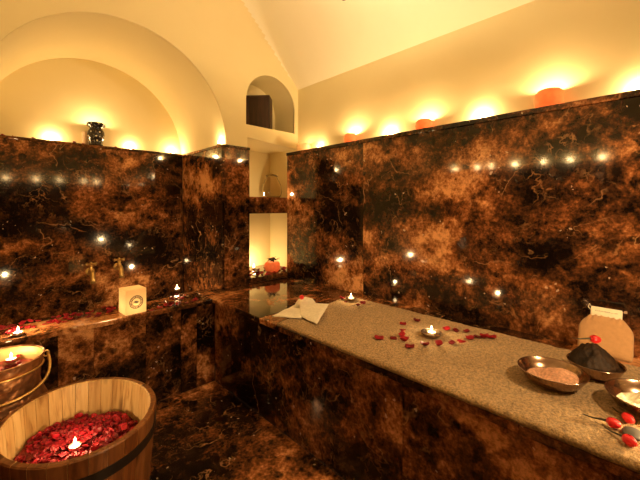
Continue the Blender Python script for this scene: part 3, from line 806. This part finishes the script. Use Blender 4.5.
def bud_parts(root, s=1.0, stem=True, bend=.2):
    """a closed rosebud lying along +X with its stem behind it"""
    bm = bmesh.new(); m = Matrix.Rotation(PI / 2, 4, 'Y')
    prof = [(0, 0), (.006, .001), (.0105, .007), (.0125, .015), (.0115, .023), (.008, .030), (.0045, .0335), (0, .034)]
    lathe(bm, prof, 20)
    for v in bm.verts:
        a = math.atan2(v.co.y, v.co.x); v.co.x *= 1 + .10 * math.sin(3 * a + v.co.z * 160); v.co.y *= 1 + .10 * math.sin(3 * a + v.co.z * 160)
        v.co = (m @ v.co) * s + Vector((0, 0, .0125 * s))
    bd = obj('bud', bm, M['rosebud'], root, smooth=True)
    for k in range(3):
        bm = bmesh.new(); a0 = 2 * PI * k / 3; rows = []
        for i in range(7):
            z = .004 + .026 * i / 6; r = .0118 * math.sin(PI * min(1, .25 + .6 * i / 6)) + .0016
            rows.append([((m @ Vector((r * math.cos(a0 + b), r * math.sin(a0 + b), z))) * s + Vector((0, 0, .0125 * s))) for b in [-.8 + 1.6 * j / 6 for j in range(7)]])
        sheet(bm, rows); o = obj('petal', bm, M['rosebud'], bd, smooth=True); thicken(o, .0008 * s)
    if stem:
        bm = bmesh.new(); tube(bm, [(.002 * s, 0, .0125 * s), (-.012 * s, bend * .004 * s, .010 * s), (-.03 * s, bend * .012 * s, .005 * s), (-.055 * s, bend * .03 * s, .003 * s)], [.004 * s, .003 * s, .0022 * s, .0014 * s], 8)
        obj('stem', bm, M['stem'], root, smooth=True)
def bud(loc, rz, label, group, s=1.0, stem=True, ry=0):
    t = thing('rosebud', label, 'flower', loc, rz, group); t.rotation_euler = (0, ry, rz); bud_parts(t, s, stem); return t
bud((fo.x - .005, fo.y + .004, fo.z + .080), .5, 'small red rosebud lying on top of the white folded towel', 'rosebuds', .95, False)
def heading(a, b): d = b - a; return math.atan2(d.y, d.x)
p0, p1 = on_z(586, 420, TZ), on_z(617, 430, TZ)
RG = 'red rosebuds at the near end of the long towel'
def placed(pb, pe, label, s):
    a, b = on_z(*pb, TZ + .003), on_z(*pe, TZ + .003); bud(tuple(a), heading(a, b), label, RG, s)
placed((606, 424.5), (621, 430), 'red rosebud with the longest dark stem, leftmost of the three by the grey stone', .95)
placed((624, 419), (634, 427), 'red rosebud nearest the bowl of white salt, behind the grey stone', .95)
placed((623, 441), (634, 448), 'red rosebud nearest the towel edge, in front of the grey stone', .95)
bm = bmesh.new(); bmesh.ops.create_uvsphere(bm, u_segments=28, v_segments=16, radius=1, matrix=Matrix.Diagonal((.030, .022, .010, 1)))
for v in bm.verts: v.co *= 1 + .06 * noise.noise(v.co * 60)
g = on_z(633, 433.5, TZ + .010); tag(obj('pebble', bm, M['stone'], smooth=True, loc=tuple(g)), 'smooth grey stone lying between three red rosebuds on the towel', 'stone')

# ------------------------------------------------------------------ bowls and mitt
def bowl(loc, R, h, label, mat=None):
    t = thing('metal_bowl', label, 'bowl', loc, 0, 'metal bowls at the near end of the bench')
    bm = bmesh.new()
    lathe(bm, [(0, 0), (R * .52, 0), (R * .60, h * .06), (R * .80, h * .34), (R * .93, h * .75), (R * .985, h), (R, h * 1.03), (R * .985, h * 1.05), (R * .955, h), (R * .90, h * .75), (R * .77, h * .37), (R * .55, h * .12), (0, h * .10)], 56)
    obj('bowl', bm, mat or M['bowl'], t, smooth=True, sharp=60)
    bm = bmesh.new(); tube(bm, [(R * .99 * math.cos(a), R * .99 * math.sin(a), h * 1.03) for a in [2 * PI * i / 56 for i in range(56)]], R * .022, 8, True)
    obj('rolled_rim', bm, mat or M['bowl'], t, smooth=True); return t
def fill(name, loc, R, z0, zc, mat, label, cat, rough=.004, off=(0, 0), fs=60, pw=1.0, base=.25):
    bm = bmesh.new(); rows = []; n = 26
    for i in range(n + 1):
        q = i / n; r = []
        for j in range(65):
            a = 2 * PI * j / 64; x, y = R * q * math.cos(a), R * q * math.sin(a)
            dd = math.hypot(x - off[0], y - off[1]) / R
            z = z0 + (zc - z0) * max(0, 1 - dd ** 1.6) ** pw + rough * noise.noise(Vector((x * fs, y * fs, 1))) * (1 if q < .97 else 0) + rough * .6 * noise.noise(Vector((x * fs * 3, y * fs * 3, 7)))
            r.append((x, y, z))
        rows.append(r)
    rows.append([(x * .75, y * .75, z0 * base) for x, y, _ in rows[-1]]); rows.append([(0, 0, z0 * base)] * 65)
    sheet(bm, rows); bmesh.ops.remove_doubles(bm, verts=bm.verts, dist=1e-6)
    return tag(obj(name, bm, mat, smooth=True, loc=loc), label, cat, kind='stuff')
bz = TZ + .002
b1 = (1.378, .274, bz); bowl(b1, .101, .047, 'metal bowl of pink powder on the long towel, leftmost of the three')
fill('pink_powder', b1, .074, .020, .046, M['powder'], 'coarse pink powder heaped in the leftmost metal bowl', 'powder', .003, (.022, -.028), 70)
b2 = (1.552, .178, bz); bowl(b2, .083, .047, 'metal bowl of black soap, in front of the beige mitt')
fill('black_soap', b2, .076, .038, .112, M['black_soap'], 'dark black soap heaped in the bowl before the mitt', 'soap', .009, (.010, .008), 34, .9)
b3 = (1.384, .030, bz); bowl(b3, .105, .047, 'metal bowl of white salt at the right edge of the photo')
fill('white_salt', b3, .078, .020, .056, M['salt'], 'coarse white salt heaped in the rightmost metal bowl', 'salt', .005, (.03, -.03), 80)
bud((1.572, .196, bz + .110), -.9, 'red rosebud lying on top of the black soap heap', 'rosebuds', 1.05, True, .12)

# exfoliating mitt leaning against the wall, cuff up
t = thing('exfoliating_mitt', 'beige exfoliating mitt with a cream cuff leaning against the right wall', 'mitt', (1.775, .176, TZ + .001), 0)
lean = Matrix.Rotation(math.radians(25), 4, 'Y')
def mitt_surface():
    bm = bmesh.new(); rows = []; H = .162
    for i in range(29):
        v = i / 28; zz = H * v
        hw = .087 * min(1, (1 - (1 - min(1, v / .16)) ** 2) ** .5 * .12 + .88)
        if v > .62: hw *= 1 - .42 * ((v - .62) / .38) ** 1.7
        th_ = .022 * (1 - (2 * v - 1) ** 4) ** .5 * (1 - .3 * v) + .004
        r = []
        for j in range(61):
            a = 2 * PI * j / 60; ca, sa = math.cos(a), math.sin(a)
            ex = .55; cy = math.copysign(abs(ca) ** .8, ca) * hw; cx = math.copysign(abs(sa) ** ex, sa) * th_
            pl = max(0, (v - .70) / .30); cx += (.0055 * math.sin(cy * 330 + 2 * zz * 40) * pl + .0025 * noise.noise(Vector((cy * 25, zz * 25, 2))))
            r.append(lean @ Vector((cx, cy, zz)))
        rows.append(r)
    sheet(bm, rows); bmesh.ops.remove_doubles(bm, verts=bm.verts, dist=1e-5)
    bmesh.ops.holes_fill(bm, edges=[e for e in bm.edges if e.is_boundary], sides=0); return bm
obj('glove', mitt_surface(), M['mitt'], t, smooth=True)
bm = bmesh.new(); box(bm, -.007, .007, -.051, .051, .156, .197, bev=.004); bmesh.ops.transform(bm, matrix=lean, verts=bm.verts); cf = obj('cuff', bm, M['cuff'], t, smooth=True, sharp=50)
bm = bmesh.new(); yy = -.036; rr = random.Random(3)
while yy < .036:                                 # the illegible line of lettering on the cuff
    wd = rr.uniform(.0018, .0042); hh = rr.choice((.0016, .0016, .0028)); box(bm, -.0078, -.0068, yy, yy + wd, .178, .178 + hh); yy += wd + rr.choice((.0012, .0012, .003))
bmesh.ops.transform(bm, matrix=lean, verts=bm.verts); obj('cuff_lettering', bm, M['ink_grey'], cf)
bm = bmesh.new(); tube(bm, [lean @ Vector(p) for p in ((0, .050, .180), (0, .060, .190), (0, .057, .206), (0, .049, .194))], .0016, 8); obj('hanging_loop', bm, M['cuff'], t, smooth=True)

# ------------------------------------------------------------------ glass jar and wooden box
t = thing('glass_jar', 'rounded clear glass jar on the marble shelf of the wall recess', 'jar', (1.925, 2.62, 1.286))
s = 1.0
prof = [(0, 0), (.070, 0), (.088, .02), (.096, .06), (.090, .11), (.072, .155), (.056, .18), (.052, .195), (.057, .205), (.052, .207), (.047, .195), (.051, .178), (.067, .153), (.085, .109), (.091, .06), (.083, .023), (.066, .006), (0, .006)]
bm = bmesh.new(); lathe(bm, prof, 48); obj('body', bm, M['glass'], t, smooth=True)
bm = bmesh.new(); lathe(bm, [(0, .2075), (.058, .2075), (.060, .213), (.045, .222), (.012, .228), (.012, .236), (0, .238)], 36); obj('lid', bm, M['glass'], t, smooth=True, sharp=50)
t = thing('wooden_box', 'dark wooden box standing in the arched niche near the ceiling', 'box', (1.772, 2.598, N1Z + .001), math.radians(-48))
bm = bmesh.new(); box(bm, -.11, .105, -.066, .066, 0, .315, bev=.004); obj('case', bm, M['dark_wood'], t)
bm = bmesh.new()
for b in ((-.11, .105, .285, .315), (-.11, .105, 0, .03), (-.11, -.085, .03, .285), (.08, .105, .03, .285)): box(bm, b[0], b[1], -.072, -.0665, b[2], b[3], bev=.0015)
obj('front_frame', bm, M['dark_wood'], t)

# ------------------------------------------------------------------ world and view
W = bpy.data.worlds.new('world'); S.world = W; W.use_nodes = True
W.node_tree.nodes['Background'].inputs[0].default_value = (.02, .012, .006, 1)
vs = S.view_settings
S.display_settings.display_device = 'sRGB'
vs.view_transform = 'Standard'; vs.look = 'None'; vs.gamma = 1; vs.use_curve_mapping = False
vs.exposure = .15
S.cycles.use_denoising = True
S.cycles.max_bounces = 8; S.cycles.diffuse_bounces = 4; S.cycles.glossy_bounces = 4; S.cycles.transparent_max_bounces = 12
S.cycles.sample_clamp_indirect = 6
